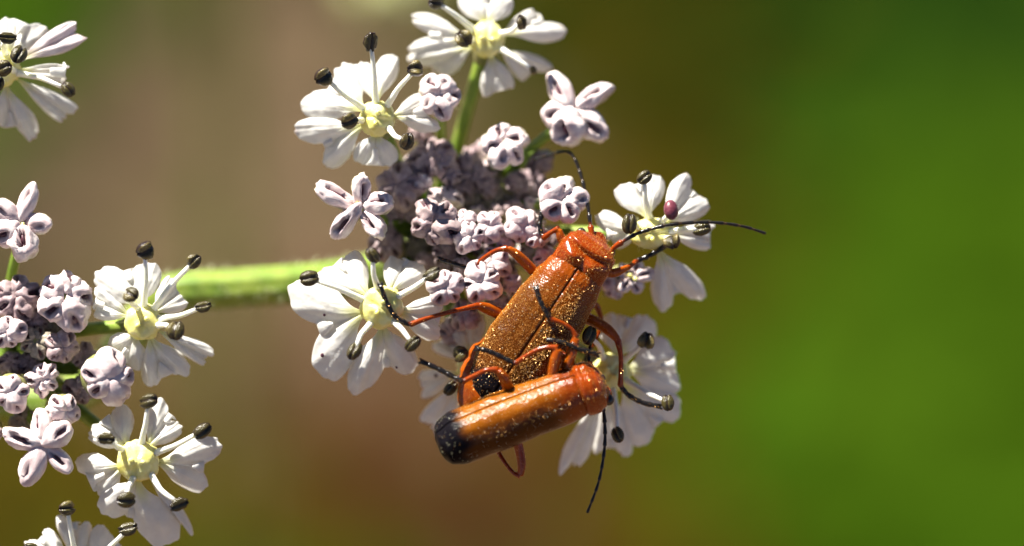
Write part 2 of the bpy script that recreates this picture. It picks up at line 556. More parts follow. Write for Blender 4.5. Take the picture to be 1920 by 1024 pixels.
def disc(parent, cen, r, seed, squash=(1, 1)):
    rr = random.Random(seed)
    off = Vector((rr.uniform(-9, 9), rr.uniform(-9, 9), 0))
    vs, fs = sphere_grid(18, 30)
    a = rr.uniform(0, math.pi)
    out = []
    for v in vs:
        s = v.x * math.cos(a) + v.y * math.sin(a)
        g = math.exp(-(s / 0.13) ** 2)
        k = 1 + 0.16 * noise.noise(v * 2.2 + off) + 0.09 * noise.noise(v * 5.5 + off) + 0.03 * noise.noise(v * 14 + off)
        z = v.z * 0.52
        if v.z > 0: z -= 0.16 * g * v.z; z += 0.12 * math.exp(-((v.x ** 2 + v.y ** 2) / 0.10))
        out.append(cen + Vector((v.x * squash[0], v.y * squash[1], z)) * (k * r))
    mb = MB(); mb.add(out, fs)
    for s in (-1, 1):
        p = cen + Vector((math.cos(a) * s * 0.2 * r, math.sin(a) * s * 0.2 * r, 0.52 * r))
        tube(mb, [(p - Vector((0, 0, 0.1)), 0.13), (p + Vector((math.cos(a) * s * 0.1, math.sin(a) * s * 0.1, 0.12)), 0.11), (p + Vector((math.cos(a) * s * 0.16, math.sin(a) * s * 0.16, 0.2)), 0.06)], 8)
    child('nectary_disc', mb.mesh('nectary_disc', M['disc'], cen), parent, cen)

def bristles(mb, c, axis, r, n, seed, ln=0.35, rad=0.018):
    rr = random.Random(seed)
    for _ in range(n):
        d = Vector((rr.gauss(0, 1), rr.gauss(0, 1), rr.gauss(0, 1)))
        d = (d - axis * d.dot(axis) * 0.6).normalized()
        p = c + d * r * 0.9 + axis * rr.uniform(-0.5, 0.4) * r
        q = p + d * ln * rr.uniform(0.6, 1.2) + axis * ln * rr.uniform(0, 0.6)
        tube(mb, [(p, rad), (p.lerp(q, 0.6) + axis * 0.03, rad * 0.7), (q, rad * 0.2)], 4, mi=1)

def stalk_path(top, base, bow, r0, r1):
    mid = (top + base) / 2 + bow
    return smooth_path([(top, r0), (top.lerp(mid, 0.5) + bow * 0.25, r0 * 0.95), (mid, (r0 + r1) / 2), (mid.lerp(base, 0.5) + bow * 0.2, r1), (base, r1)], 5)

def receptacle(parent, cen, base_pt, rad, seed, name, ped_r=0.32):
    """ovary under the flower and its stalk down to the umbel's base: the part's own mesh"""
    rr = random.Random(seed)
    mb = MB()
    ax = (base_pt - cen).normalized()
    tail = cen + ax * rad * 1.5
    mb2 = smooth_path([(cen + ax * 0.15, rad * 0.62), (cen + ax * rad * 0.6, rad * 0.66), (tail, ped_r * 1.1)], 4)
    tube(mb, mb2, 12)
    bow = Vector((rr.uniform(-0.6, 0.6), rr.uniform(-0.6, 0.6), 0.5))
    tube(mb, stalk_path(tail - ax * 0.1, base_pt, bow, ped_r, ped_r * 0.9), 9, mi=2)
    bristles(mb, cen + ax * rad * 0.7, ax, rad * 0.66, 16, seed)
    me = mb.mesh(name, [M['ovary'], M['hair'], M['stalk']], cen)
    return child(name, me, parent, cen)

# ------------------------------------------------------------------ flowers and buds
def flower(umbel, base_pt, cpx, z, rd, petals, stamens, seed, squash=(1, 1), mat='petal', zt=-0.9, rec=0.8, size=1.0, label=None):
    cen = L(cpx[0], cpx[1], z)
    r = rd / S
    fl = receptacle(umbel, cen + Vector((0, 0, -0.25 - r * 0.4)), base_pt, rec, seed, 'flower')
    disc(fl, cen, r, seed + 5, squash)
    for i, p in enumerate(petals):
        a, b = p[0], p[1]
        kw = dict(p[2]) if len(p) > 2 else {}
        kw.setdefault('zt', (zt, zt))
        kw.setdefault('mat', mat)
        m = Vector(((a[0] + b[0]) / 2 - cpx[0], cpx[1] - (a[1] + b[1]) / 2, 0)).normalized()
        petal(fl, cen + m * r * 0.55 + Vector((0, 0, -0.22 - 0.03 * i)), a, b, seed=seed * 31 + i, **kw)
    for i, s in enumerate(stamens):
        kw = dict(s[1]) if len(s) > 1 and isinstance(s[1], dict) else {}
        za = kw.pop('z', 0.75)
        kw.setdefault('size', size)
        stamen(fl, cen, r, s[0], z + za, seed * 17 + i, **kw)
    if label: fl['label'] = label
    return fl

def bud(umbel, base_pt, cpx, z, rpx, seed, kind='bud', tilt=None):
    rr = random.Random(seed)
    cen = L(cpx[0], cpx[1], z)
    r = rpx / S
    if tilt is None:
        ax = (cen - base_pt).normalized() * 0.9 + Vector((rr.uniform(-0.25, 0.25), rr.uniform(-0.15, 0.3), 0.9))
    else:
        ax = Vector(tilt)
    ax.normalize()
    mb = MB()
    bv, bf = sphere_grid(12, 16)
    Bs = basis(ax, Vector((1, 0, 0)))
    mb.add([cen - ax * 0.15 * r + Bs @ Vector((v.x * 0.74, v.y * 0.74, v.z * 0.7)) * r for v in bv], bf)
    tail = cen - ax * r * 1.25
    tube(mb, smooth_path([(cen - ax * 0.3 * r, 0.62 * r), (cen - ax * 0.8 * r, 0.52 * r), (tail, 0.2)], 4), 12)
    dirb = (base_pt - tail)
    tube(mb, smooth_path([(tail + ax * 0.1, 0.2), (tail - ax * 0.8, 0.2), (tail.lerp(base_pt, 0.5) + Vector((0, 0, 0.3)), 0.2), (base_pt, 0.25)], 5), 8, mi=2)
    bristles(mb, cen - ax * 0.7 * r, ax, 0.6 * r, 14, seed, 0.3)
    b = child('flower_bud', mb.mesh('flower_bud', [M['ovary'], M['hair'], M['stalk']], cen), umbel, cen)
    ph = rr.uniform(0, 6.28)
    opn = rr.uniform(0.85, 1.1)
    tight = rr.random() < 0.7
    spread, rise = (0.40, 0.30) if tight else (0.50, 0.22)
    for k in range(5):
        a = ph + k * 2 * math.pi / 5 + rr.uniform(-0.12, 0.12)
        e = Bs @ Vector((math.cos(a), math.sin(a), 0))
        sc = rr.uniform(0.78, 1.2)
        c = cen + e * (spread * r * sc) + ax * (rise * r * rr.uniform(0.8, 1.2))
        zd = ax * rr.uniform(0.6, 1.1) + e * rr.uniform(0.4, 0.8) + Bs @ Vector((-math.sin(a), math.cos(a), 0)) * rr.uniform(-0.45, 0.45)
        m3 = basis(zd, e * opn - ax * 0.5)
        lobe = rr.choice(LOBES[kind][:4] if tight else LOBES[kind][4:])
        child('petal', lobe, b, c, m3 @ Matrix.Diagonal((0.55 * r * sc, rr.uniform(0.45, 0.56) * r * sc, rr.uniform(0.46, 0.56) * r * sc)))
        child('anther', BUD_ANTHER, b, c + zd.normalized() * (0.22 * r) + m3.col[0] * (0.06 * r), m3 @ Matrix.Diagonal((rr.uniform(0.13, 0.24) * r, rr.uniform(0.05, 0.09) * r, 0.12 * r)))
    return b

def star(umbel, base_pt, cpx, z, tips, seed, kind='bud', wid=0.34, rc=0.5, anth=True):
    """bud just opening: five folded petals reaching to given points; tips: (px, py, dz)"""
    rr = random.Random(seed)
    cen = L(cpx[0], cpx[1], z)
    b = receptacle(umbel, cen + Vector((0, 0, -0.5)), base_pt, rc + 0.35, seed, 'flower_bud', 0.24)
    disc(b, cen + Vector((0, 0, 0.05)), 0.26, seed)
    for i, t in enumerate(tips):
        tip = L(t[0], t[1], z + t[2])
        d = tip - cen
        ln = d.length / 2
        w = (t[3] if len(t) > 3 else wid * 2 * ln / 1.6 + 0.12)
        c = cen + d * 0.52
        zd = Vector((0, 0, 1)) + Vector((rr.uniform(-.7, .7), rr.uniform(-.5, .7), 0))
        m3 = basis(zd, d)
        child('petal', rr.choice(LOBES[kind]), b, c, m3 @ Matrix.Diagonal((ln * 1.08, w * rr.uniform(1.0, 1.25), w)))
        if anth:
            child('anther', BUD_ANTHER, b, c + m3 @ Vector((0.02 * ln, 0, 0.46 * w)), m3 @ Matrix.Diagonal((ln * rr.uniform(0.24, 0.38), w * rr.uniform(0.12, 0.2), w * 0.24)))
    return b

def ray_stalk(umbel, pts, r, seed, hairs=900):
    """hairy ribbed stalk that carries the whole cluster"""
    path = smooth_path([(p, r) for p in pts], 10)
    seg = 28
    mb = MB()
    tube(mb, path, seg)
    n = len(path)
    for i in range(n):
        for k in range(seg):
            v = mb.v[i * seg + k]
            c = path[i][0]
            mb.v[i * seg + k] = c + (v - c) * (1 + 0.07 * math.cos(7 * 2 * math.pi * k / seg))
    st = child('stalk', mb.mesh('stalk', M['stalk'], pts[0]), umbel, pts[0])
    rr = random.Random(seed)
    hb = MB()
    for _ in range(hairs):
        i = rr.randrange(1, n - 2)
        p, d = path[i][0].lerp(path[i + 1][0], rr.random()), (path[i + 1][0] - path[i][0]).normalized()
        o = d.orthogonal().normalized()
        o.rotate(Quaternion(d, rr.uniform(0, 6.28)))
        a = p + o * r * 0.97
        ln = rr.uniform(0.15, 0.42)
        e = a + o * ln + d * ln * rr.uniform(-0.7, 0.2)
        tube(hb, [(a, 0.022), (a.lerp(e, 0.5) + o * 0.03, 0.016), (e, 0.005)], 3)
    h = child('stalk_hair', hb.mesh('stalk_hair', M['hair'], pts[0]), st, pts[0])
    h['kind'] = 'stuff'
    return st

# ================================================================== GROUND AND FAR PLANTS
def ground_point(px, py, h=0.0):
    d = to_world(L(px, py, 0)) - (O + AF * DIST)
    c = O + AF * DIST
    t = (h - c.z) / d.z
    return c + d * t

def soil_mat():
    m, t, bs = nodes('soil')
    tc = N(t, 'ShaderNodeTexCoord')
    n = N(t, 'ShaderNodeTexNoise', Scale=0.012, Detail=6.0, Roughness=0.65)
    t.links.new(tc.outputs['Object'], n.inputs['Vector'])
    r = ramp(t, n.outputs[0], [(0.3, (0.08, 0.045, 0.02)), (0.7, (0.15, 0.09, 0.042))])
    t.links.new(r.outputs[0], bs.inputs['Base Color'])
    bs.inputs['Roughness'].default_value = 0.95
    bump(t, bs, n.outputs[0], 0.6, 12.0)
    return m

gb = MB()
GN, GS = 60, 20000.0
gv, gf = [], []
for i in range(GN + 1):
    for j in range(GN + 1):
        fx = (j / GN * 2 - 1); fy = (i / GN * 2 - 1)
        x = math.copysign(abs(fx) ** 2.2, fx) * GS; y = math.copysign(abs(fy) ** 2.2, fy) * GS + 700
        gv.append((x, y, 8 * noise.noise(Vector((x * 0.01, y * 0.01, 0)))))
for i in range(GN):
    for j in range(GN):
        a = i * (GN + 1) + j
        gf.append((a, a + 1, a + GN + 2, a + GN + 1))
gb.add(gv, gf)
ground = bpy.data.objects.new('ground', gb.mesh('ground', soil_mat()))
ground['kind'] = 'structure'
col.objects.link(ground)

# kinds of ground cover: (name, label, category, colours, translucency, patches (px, py, sx, sy, weight), length, width, lift)
COVER = [
    ('dry_grass', 'dry straw-coloured grass lying on the brown soil', 'dry grass',
     (0.1182, 0.0806, 0.0419), (0.1790, 0.1271, 0.0791), 0.15, [(450, 250, 480, 420, 5.0), (200, 200, 420, 300, 3.0), (760, 450, 260, 420, 1.2)], (30, 80), (4, 8), 40),
    ('leaf_litter', 'dead red-brown leaves lying on the soil', 'leaf litter',
     (0.0394, 0.0078, 0.0040), (0.0648, 0.0155, 0.0077), 0.1, [(850, 1100, 330, 330, 4.0), (560, 900, 330, 220, 2.0), (900, 800, 160, 260, 0.9)], (25, 45), (12, 24), 40),
    ('undergrowth', 'fresh green leafy undergrowth growing over the soil', 'undergrowth',
     (0.0270, 0.0705, 0.0008), (0.0453, 0.0935, 0.0016), 0.3, [(1950, 560, 300, 330, 2.2), (1750, 900, 280, 400, 1.6), (2400, 800, 600, 700, 3.0), (-60, -150, 200, 150, 8.0)], (25, 60), (14, 30), 70),
    ('weeds', 'dull olive weeds growing over the soil', 'weeds',
     (0.0481, 0.0332, 0.0007), (0.0714, 0.0470, 0.0022), 0.25, [(1160, 80, 200, 420, 3.0), (1360, 600, 220, 420, 4.0), (1330, 1050, 230, 300, 2.2), (60, 1050, 420, 240, 4.0), (250, -350, 600, 160, 0.8)], (20, 50), (8, 18), 60),
    ('ground_ivy', 'dark green low leaves growing over the soil', 'ground ivy',
     (0.0075, 0.0254, 0.0004), (0.0134, 0.0369, 0.0006), 0.2, [(1700, -80, 420, 260, 5.0), (1450, 60, 260, 260, 1.8), (2200, -400, 900, 400, 4.0), (1050, -600, 900, 260, 1.5), (300, 1450, 900, 260, 1.0), (150, 1100, 400, 150, 0.8)], (20, 45), (14, 26), 60),
]
cover_mb = [MB() for _ in COVER]
rg = random.Random(21)
for _ in range(15000):
    px, py = rg.uniform(-700, 2700), rg.uniform(-700, 1700)
    ws = []
    for c in COVER:
        ws.append(sum(w * math.exp(-((px - x) / sx) ** 2 - ((py - y) / sy) ** 2) for x, y, sx, sy, w in c[6]) + 0.01)
    tot = sum(ws)
    if rg.random() > tot * 1.8 + 0.15: continue
    k = rg.choices(range(len(COVER)), ws)[0]
    c = COVER[k]
    h = rg.uniform(3, c[9]) * rg.random() ** 0.5 + 4
    p = ground_point(px, py, h)
    ln, wd = rg.uniform(*c[7]), rg.uniform(*c[8])
    yaw = rg.uniform(0, 6.28)
    d = Vector((math.cos(yaw), math.sin(yaw), rg.uniform(-0.35, 0.45))).normalized()
    up = Vector((rg.gauss(0, 0.3), rg.gauss(0, 0.3), 1))
    s = d.cross(up).normalized(); nn = s.cross(d)
    vs2 = []
    for i, (t, w) in enumerate(((-0.5, 0.05), (-0.25, 0.8), (0.05, 1.0), (0.32, 0.65), (0.5, 0.03))):
        q = p + d * (t * ln) - nn * (ln * 0.35 * t * t)
        vs2 += [q - s * (w * wd / 2) + nn * (0.12 * w * wd), q, q + s * (w * wd / 2) + nn * (0.12 * w * wd)]
    f2 = []
    for i in range(4):
        a = i * 3
        f2 += [(a, a + 1, a + 4, a + 3), (a + 1, a + 2, a + 5, a + 4)]
    cover_mb[k].add(vs2, f2)
for c, mb in zip(COVER, cover_mb):
    mt = thin_leaf(c[0], c[3], c[4], 0.03, c[5], 0.8, 0.3, 2.0, 0.04)
    o = bpy.data.objects.new(c[0], mb.mesh(c[0], mt))
    o['kind'] = 'stuff'; o['label'] = c[1]; o['category'] = c[2]
    col.objects.link(o)

# an unopened flower head of the same plant kind, far out of focus behind the top flower
fc = L(742, -34, -95)
fh = root_empty('bud_head', fc, label='pale yellow-green unopened bud head far behind the topmost white flower', category='flower head')
M['bud_pale'] = fleshy('bud_pale', (0.50, 0.56, 0.20), (0.66, 0.68, 0.36), 0.5, 0.3, (0.4, 0.4, 0.1), 0.5, 0.3, 0.1)
bv, bf = sphere_grid(10, 14)
bm1 = MB(); bm1.add([v * (1 + 0.12 * noise.noise(v * 3)) for v in bv], bf)
pale = bm1.mesh('flower_bud', M['bud_pale'])
for k in range(26):
    th = math.acos(1 - 1.3 * (k + 0.5) / 26); ph_ = k * 2.39996
    d = Vector((math.sin(th) * math.cos(ph_), math.cos(th), math.sin(th) * math.sin(ph_)))
    child('flower_bud', pale, fh, fc + d * 2.3, Matrix.Diagonal((0.85, 0.95, 0.85)))
sb = MB()
down = RM.transposed() @ Vector((0, 0, -1))
tube(sb, smooth_path([(fc + Vector((0, 1.2, 0)), 0.9), (fc - Vector((0, -1, 2)) , 0.9), (fc + Vector((-6, 8, -18)), 0.9), (fc + Vector((-16, 16, -50)), 1.2), (fc + Vector((-16, 16, -50)) + down * 480, 2.0)], 8), 10)
child('stalk', sb.mesh('stalk', M['stalk'], fc), fh, fc)

# ================================================================== MAIN FLOWER CLUSTER
UB = L(815, 455, -9.5)
um = root_empty('flower_cluster', UB, label='white flower cluster with purple buds that carries the two orange beetles', category='flower cluster', group='flower clusters of one umbel')

flower(um, UB, (707, 222), -1.0, 34, [
    ((565, 195), (640, 122), dict(zt=(-0.8, -1.3), curl=0.6)),
    ((668, 116), (737, 106), dict(zt=(-1.3, -1.3), nf=0.86, curl=0.3)),
    ((800, 180), (824, 238), dict(zt=(-1.0, -0.6), curl=0.6, nf=0.8)),
    ((738, 310), (668, 306), dict(zt=(-0.7, -0.7), curl=0.7, nf=0.86)),
    ((612, 314), (552, 247), dict(zt=(-1.2, -0.5), nf=0.76, curl=0.4)),
], [((695, 78), dict(z=1.0, rot=90)), ((606, 143), dict(z=1.2, kind=1, rot=30)), ((655, 226), dict(z=1.8, rot=20, kind=2)), ((762, 265), dict(z=1.3, rot=75)), ((779, 131), dict(z=1.1, kind=1, rot=5))], 11)

flower(um, UB, (913, 74), -3.0, 34, [
    ((868, -14), (955, -10), dict(zt=(-0.2, -0.2), curl=0.3, nf=0.9)),
    ((1000, 22), (1062, 60), dict(zt=(-1.0, -1.0), curl=0.5, nf=0.85)),
    ((1035, 130), (985, 150), dict(zt=(-1.6, -0.9), curl=0.4, nf=0.85)),
    ((960, 165), (912, 182), dict(zt=(-0.4, -0.4), curl=0.6, nf=0.9)),
    ((830, 142), (764, 112), dict(zt=(-1.1, -1.2), curl=0.4, nf=0.86)),
    ((770, 95), (771, 30), dict(zt=(-0.9, -0.4), curl=0.5, nf=0.72)),
], [((818, 4), dict(z=1.0, rot=0)), ((869, 73), dict(z=1.6, kind=1)), ((977, 43), dict(z=1.2, rot=115)), ((1000, 132), dict(z=0.4, size=0.5))], 12)

flower(um, UB, (714, 576), 0.1, 40, [
    ((594, 512), (662, 476), dict(zt=(-1.2, -1.5), nf=0.92, curl=0.5)),
    ((735, 482), (797, 500), dict(zt=(-1.5, -1.2), nf=0.96, curl=0.4)),
    ((830, 568), (822, 634), dict(zt=(-0.9, -0.9), nf=0.9, curl=0.4)),
    ((778, 694), (664, 730), dict(zt=(-1.4, -1.4), nf=0.74, pad=0.28, curl=0.55, specks=1)),
    ((606, 708), (541, 540), dict(zt=(-1.3, -0.8), nf=0.66, pad=0.26, curl=0.7, specks=2)),
], [((580, 522), dict(z=0.7, rot=10)), ((699, 479), dict(z=0.8, rot=120)), ((811, 515), dict(z=0.7, rot=25)), ((665, 658), dict(z=0.9, rot=70)), ((774, 645), dict(z=1.0, rot=40))], 13)

flower(um, UB, (1222, 438), -1.4, 36, [
    ((1158, 348), (1232, 328), dict(zt=(-0.2, -0.6), nf=0.86, curl=0.4)),
    ((1286, 328), (1328, 385), dict(zt=(-0.5, -0.9), nf=0.9, curl=0.3)),
    ((1338, 420), (1332, 464), dict(zt=(-0.8, -0.8), nf=0.94, curl=0.4)),
    ((1318, 560), (1243, 582), dict(zt=(-1.4, -1.6), nf=0.8, curl=0.4)),
    ((1150, 462), (1118, 405), dict(zt=(-0.6, -0.4), nf=0.86, curl=0.5)),
], [((1208, 333), dict(z=0.8, rot=40)), ((1180, 420), dict(z=1.4, rot=85)), ((1262, 453), dict(z=1.4, kind=1, rot=110)), ((1315, 430), dict(z=0.3, rot=10)), ((1258, 394), dict(z=0.9, kind='maroon', size=1.1))], 14, squash=(1.2, 0.8))

flower(um, UB, (1146, 698), -2.6, 36, [
    ((1150, 588), (1218, 592), dict(zt=(-0.6, -0.8), nf=0.88, curl=0.5, pad=0.75)),
    ((1264, 650), (1274, 716), dict(zt=(-0.8, -0.8), nf=0.86, curl=0.8, pad=0.8)),
    ((1272, 780), (1215, 832), dict(zt=(-0.8, -0.8), nf=0.86, curl=0.7, pad=0.75)),
    ((1172, 856), (1124, 850), dict(zt=(-0.9, -0.9), nf=0.9, curl=0.4, pad=0.7)),
    ((1084, 872), (1052, 886), dict(zt=(-0.4, -0.4), nf=0.97, curl=0.0)),
], [((1105, 629), dict(z=2.2, rot=60)), ((1212, 639), dict(z=1.2, kind=1)), ((1252, 755), dict(z=2.0, rot=100)), ((1158, 815), dict(z=1.5, rot=120))], 15)

flower(um, UB, (884, 690), -2.6, 28, [
    ((846, 598), (902, 590), dict(zt=(0.2, 0.2), nf=0.92, curl=0.5)),
    ((812, 648), (842, 628), dict(zt=(-0.6, -0.6), nf=0.92, curl=0.3)),
    ((792, 745), (784, 705), dict(zt=(-0.8, -0.8), nf=0.94, curl=0.3, specks=1)),
    ((826, 828), (790, 790), dict(zt=(-0.6, -0.6), nf=0.95, curl=0.2)),
    ((930, 800), (880, 810), dict(zt=(-0.9, -0.9), nf=0.9, curl=0.2)),
], [((864, 664), dict(z=1.2, rot=30)), ((845, 728), dict(z=1.4, rot=50))], 16)

# small half-hidden flower between the big beetle's shoulder and the tilted flower
star(um, UB, (1186, 520), -2.4, [(1225, 512, .2), (1200, 548, 0), (1158, 545, .1), (1160, 500, 0), (1200, 490, 0)], 61, wid=0.36)

# opening buds
star(um, UB, (1074, 212), -2.8, [(1034, 140, 0.2, 0.55), (1138, 158, 0.2, 0.42), (1132, 254, 0.4, 0.6), (1062, 262, 0.9, 0.75), (1020, 218, 0.3, 0.62)], 51)
star(um, UB, (676, 388), -0.8, [(676, 330, 0.3, 0.36), (735, 378, 0.5, 0.46), (718, 440, 0.4, 0.46), (624, 444, 0.2, 0.42), (592, 354, 0.0, 0.42)], 52)
star(um, UB, (826, 180), -1.9, [(795, 150, .3, .5), (840, 145, .2, .5), (858, 185, .1, .55), (830, 222, .5, .5), (795, 205, .4, .5)], 53)
star(um, UB, (944, 270), -2.4, [(905, 270, .3, .5), (930, 235, .1, .45), (985, 255, .2, .5), (975, 300, .5, .52), (930, 312, .6, .55)], 54)
star(um, UB, (1052, 376), -1.4, [(1022, 348, .4, .6), (1060, 335, .0, .5), (1102, 372, .2, .5), (1075, 412, .5, .55), (1022, 400, .5, .6)], 55)

BUDS = [  # px, py, depth, radius px, kind
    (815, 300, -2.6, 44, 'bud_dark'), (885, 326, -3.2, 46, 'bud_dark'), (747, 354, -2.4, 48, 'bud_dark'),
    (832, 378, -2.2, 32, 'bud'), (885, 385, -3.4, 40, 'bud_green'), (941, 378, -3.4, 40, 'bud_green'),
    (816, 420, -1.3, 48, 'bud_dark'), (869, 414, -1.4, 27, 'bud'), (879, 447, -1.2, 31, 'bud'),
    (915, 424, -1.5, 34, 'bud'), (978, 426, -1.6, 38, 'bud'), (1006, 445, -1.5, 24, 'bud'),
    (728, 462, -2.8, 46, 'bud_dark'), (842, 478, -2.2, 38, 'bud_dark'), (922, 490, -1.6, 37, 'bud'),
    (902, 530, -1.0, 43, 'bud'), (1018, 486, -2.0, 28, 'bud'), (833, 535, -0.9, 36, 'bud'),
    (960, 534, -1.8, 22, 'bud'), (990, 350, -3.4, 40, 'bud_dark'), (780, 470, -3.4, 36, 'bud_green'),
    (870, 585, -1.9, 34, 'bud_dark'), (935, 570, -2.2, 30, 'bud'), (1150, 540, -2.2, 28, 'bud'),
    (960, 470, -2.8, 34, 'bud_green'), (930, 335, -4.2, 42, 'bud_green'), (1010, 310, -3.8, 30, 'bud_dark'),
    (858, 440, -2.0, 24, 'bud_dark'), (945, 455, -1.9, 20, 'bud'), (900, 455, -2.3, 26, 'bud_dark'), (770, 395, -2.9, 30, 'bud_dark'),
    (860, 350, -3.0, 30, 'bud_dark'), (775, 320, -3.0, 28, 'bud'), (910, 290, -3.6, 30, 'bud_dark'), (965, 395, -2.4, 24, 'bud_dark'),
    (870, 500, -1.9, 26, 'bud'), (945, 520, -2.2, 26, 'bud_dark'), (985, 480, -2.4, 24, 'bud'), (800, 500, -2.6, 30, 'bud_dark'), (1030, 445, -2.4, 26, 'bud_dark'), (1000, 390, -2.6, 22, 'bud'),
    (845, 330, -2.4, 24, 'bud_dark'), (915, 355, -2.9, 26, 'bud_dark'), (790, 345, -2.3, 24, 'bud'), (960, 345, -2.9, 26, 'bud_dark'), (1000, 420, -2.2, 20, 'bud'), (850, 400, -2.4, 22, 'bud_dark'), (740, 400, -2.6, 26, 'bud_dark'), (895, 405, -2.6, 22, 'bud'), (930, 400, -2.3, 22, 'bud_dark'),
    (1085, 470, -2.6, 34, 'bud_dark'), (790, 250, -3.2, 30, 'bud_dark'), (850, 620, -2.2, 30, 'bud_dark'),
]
for i, b in enumerate(BUDS):
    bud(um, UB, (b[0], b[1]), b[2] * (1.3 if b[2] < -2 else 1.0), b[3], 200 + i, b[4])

# narrow green bracts at the base of the cluster
def bract(umbel, a, b, w, seed):
    rr = random.Random(seed)
    d = b - a
    s = d.cross(Vector((0, 0, 1))).normalized()
    vs_, fs_ = [], []
    n = 10
    for i in range(n + 1):
        t = i / n
        ww = w * math.sin(math.pi * min(1, 0.12 + 0.88 * t)) ** 0.7
        c = a + d * t + Vector((0, 0, 0.6 * math.sin(math.pi * t)))
        for q in (-1, -0.5, 0, 0.5, 1):
            vs_.append(c + s * (q * ww) + Vector((0, 0, 0.4 * ww * abs(q))))
    for i in range(n):
        for j in range(4):
            k = i * 5 + j
            fs_.append((k, k + 1, k + 6, k + 5))
    mb = MB(); mb.add(vs_, fs_)
    o = child('bract', mb.mesh('bract', M['bract'], a), umbel, a)
    o.modifiers.new('thickness', 'SOLIDIFY').thickness = 0.08
M['bract'] = thin_leaf('bract_green', (0.13, 0.22, 0.02), (0.24, 0.33, 0.05), 0.8, 0.3)
bract(um, UB, L(738, 415, -2.6), 0.42, 1)
bract(um, UB, L(756, 500, -2.2), 0.35, 2)
bract(um, UB, L(1000, 285, -3.6), 0.40, 3)
bract(um, UB, L(965, 330, -3.5), 0.40, 4)
bract(um, UB, L(1140, 430, -4.0), 0.40, 5)
bract(um, UB, L(860, 350, -4.2), 0.42, 6)
ray_stalk(um, [UB + Vector((0.3, 0, 0.2)), L(730, 500, -9.2), L(620, 526, -8.2), L(440, 541, -7.8), L(310, 556, -7.8), L(240, 640, -9.0), L(170, 720, -10), L(60, 750, -11), L(-200, 700, -13)], 0.86, 3, 1600)

# ================================================================== SECOND CLUSTER
VB = L(20, 660, -6.5)
um2 = root_empty('flower_cluster', VB, label='white flower cluster with lilac buds and no insects, low beside the hairy green stalk', category='flower cluster', group='flower clusters of one umbel')
flower(um2, VB, (268, 604), -0.3, 34, [
    ((184, 512), (286, 494), dict(zt=(-0.6, -0.8), nf=0.84, curl=0.6)),
    ((322, 520), (352, 566), dict(zt=(-0.6, -0.9), nf=0.9, curl=0.2)),
    ((404, 664), (384, 682), dict(zt=(-1.0, -1.0), nf=0.98, curl=0.2)),
    ((350, 700), (283, 726), dict(zt=(-0.9, -0.9), nf=0.84, curl=0.7)),
    ((258, 694), (204, 650), dict(zt=(-0.7, -0.7), nf=0.88, curl=0.7)),
    ((176, 588), (182, 538), dict(zt=(-0.3, -0.3), nf=0.94, curl=0.5)),
], [((272, 468), dict(z=1.0, kind=1, rot=20)), ((364, 490), dict(z=0.8, kind=2, rot=40)), ((381, 576), dict(z=0.9, rot=20)), ((330, 620), dict(z=1.3, rot=85)), ((246, 553), dict(z=1.5, kind=2, rot=150))], 21)
flower(um2, VB, (259, 864), 0.1, 39, [
    ((166, 808), (226, 760), dict(zt=(-0.9, -1.2), nf=0.88, curl=0.5)),
    ((300, 746), (340, 800), dict(zt=(-1.2, -1.0), nf=0.9, curl=0.5)),
    ((415, 832), (386, 916), dict(zt=(-0.8, -1.0), nf=0.8, curl=0.6)),
    ((362, 1008), (340, 980), dict(zt=(-1.6, -1.6), nf=0.96, curl=0.0)),
    ((318, 1028), (192, 962), dict(zt=(-1.3, -0.7), nf=0.72, curl=0.5)),
    ((188, 932), (143, 868), dict(zt=(-0.9, -0.8), nf=0.82, curl=0.7)),
], [((279, 752), dict(z=0.8, rot=5)), ((380, 808), dict(z=0.8, rot=35)), ((200, 822), dict(z=1.0, rot=0)), ((237, 937), dict(z=1.1, rot=0)), ((336, 945), dict(z=0.9, rot=20))], 22)
flower(um2, L(-200, 700, -13) + RM.transposed() @ Vector((0, 0, -17.5)), (150, 1086), -0.8, 36, [
    ((48, 1015), (88, 990), dict(zt=(-0.5, -0.5), nf=0.9, curl=0.3)),
    ((112, 965), (165, 975), dict(zt=(-0.9, -0.9), nf=0.85, curl=0.3)),
    ((195, 985), (260, 1050), dict(zt=(-0.6, -0.6), nf=0.85, curl=0.3)),
    ((230, 1150), (160, 1180), {}), ((110, 1170), (50, 1110), {}),
], [((126, 953), dict(z=0.9, kind=2, rot=10)), ((241, 992), dict(z=1.2, rot=15)), ((60, 1030), dict(z=1.0, rot=0))], 23)
star(um2, VB, (38, 420), -0.6, [(62, 346, .1, .42), (98, 418, .1, .44), (48, 482, .6, .6), (-12, 448, .4, .6), (-10, 378, .3, .5)], 71)
star(um2, VB, (84, 834), 0.1, [(72, 770, .1, .48), (128, 800, .4, .5), (132, 884, .2, .42), (44, 905, .3, .5), (8, 815, .2, .44)], 72)
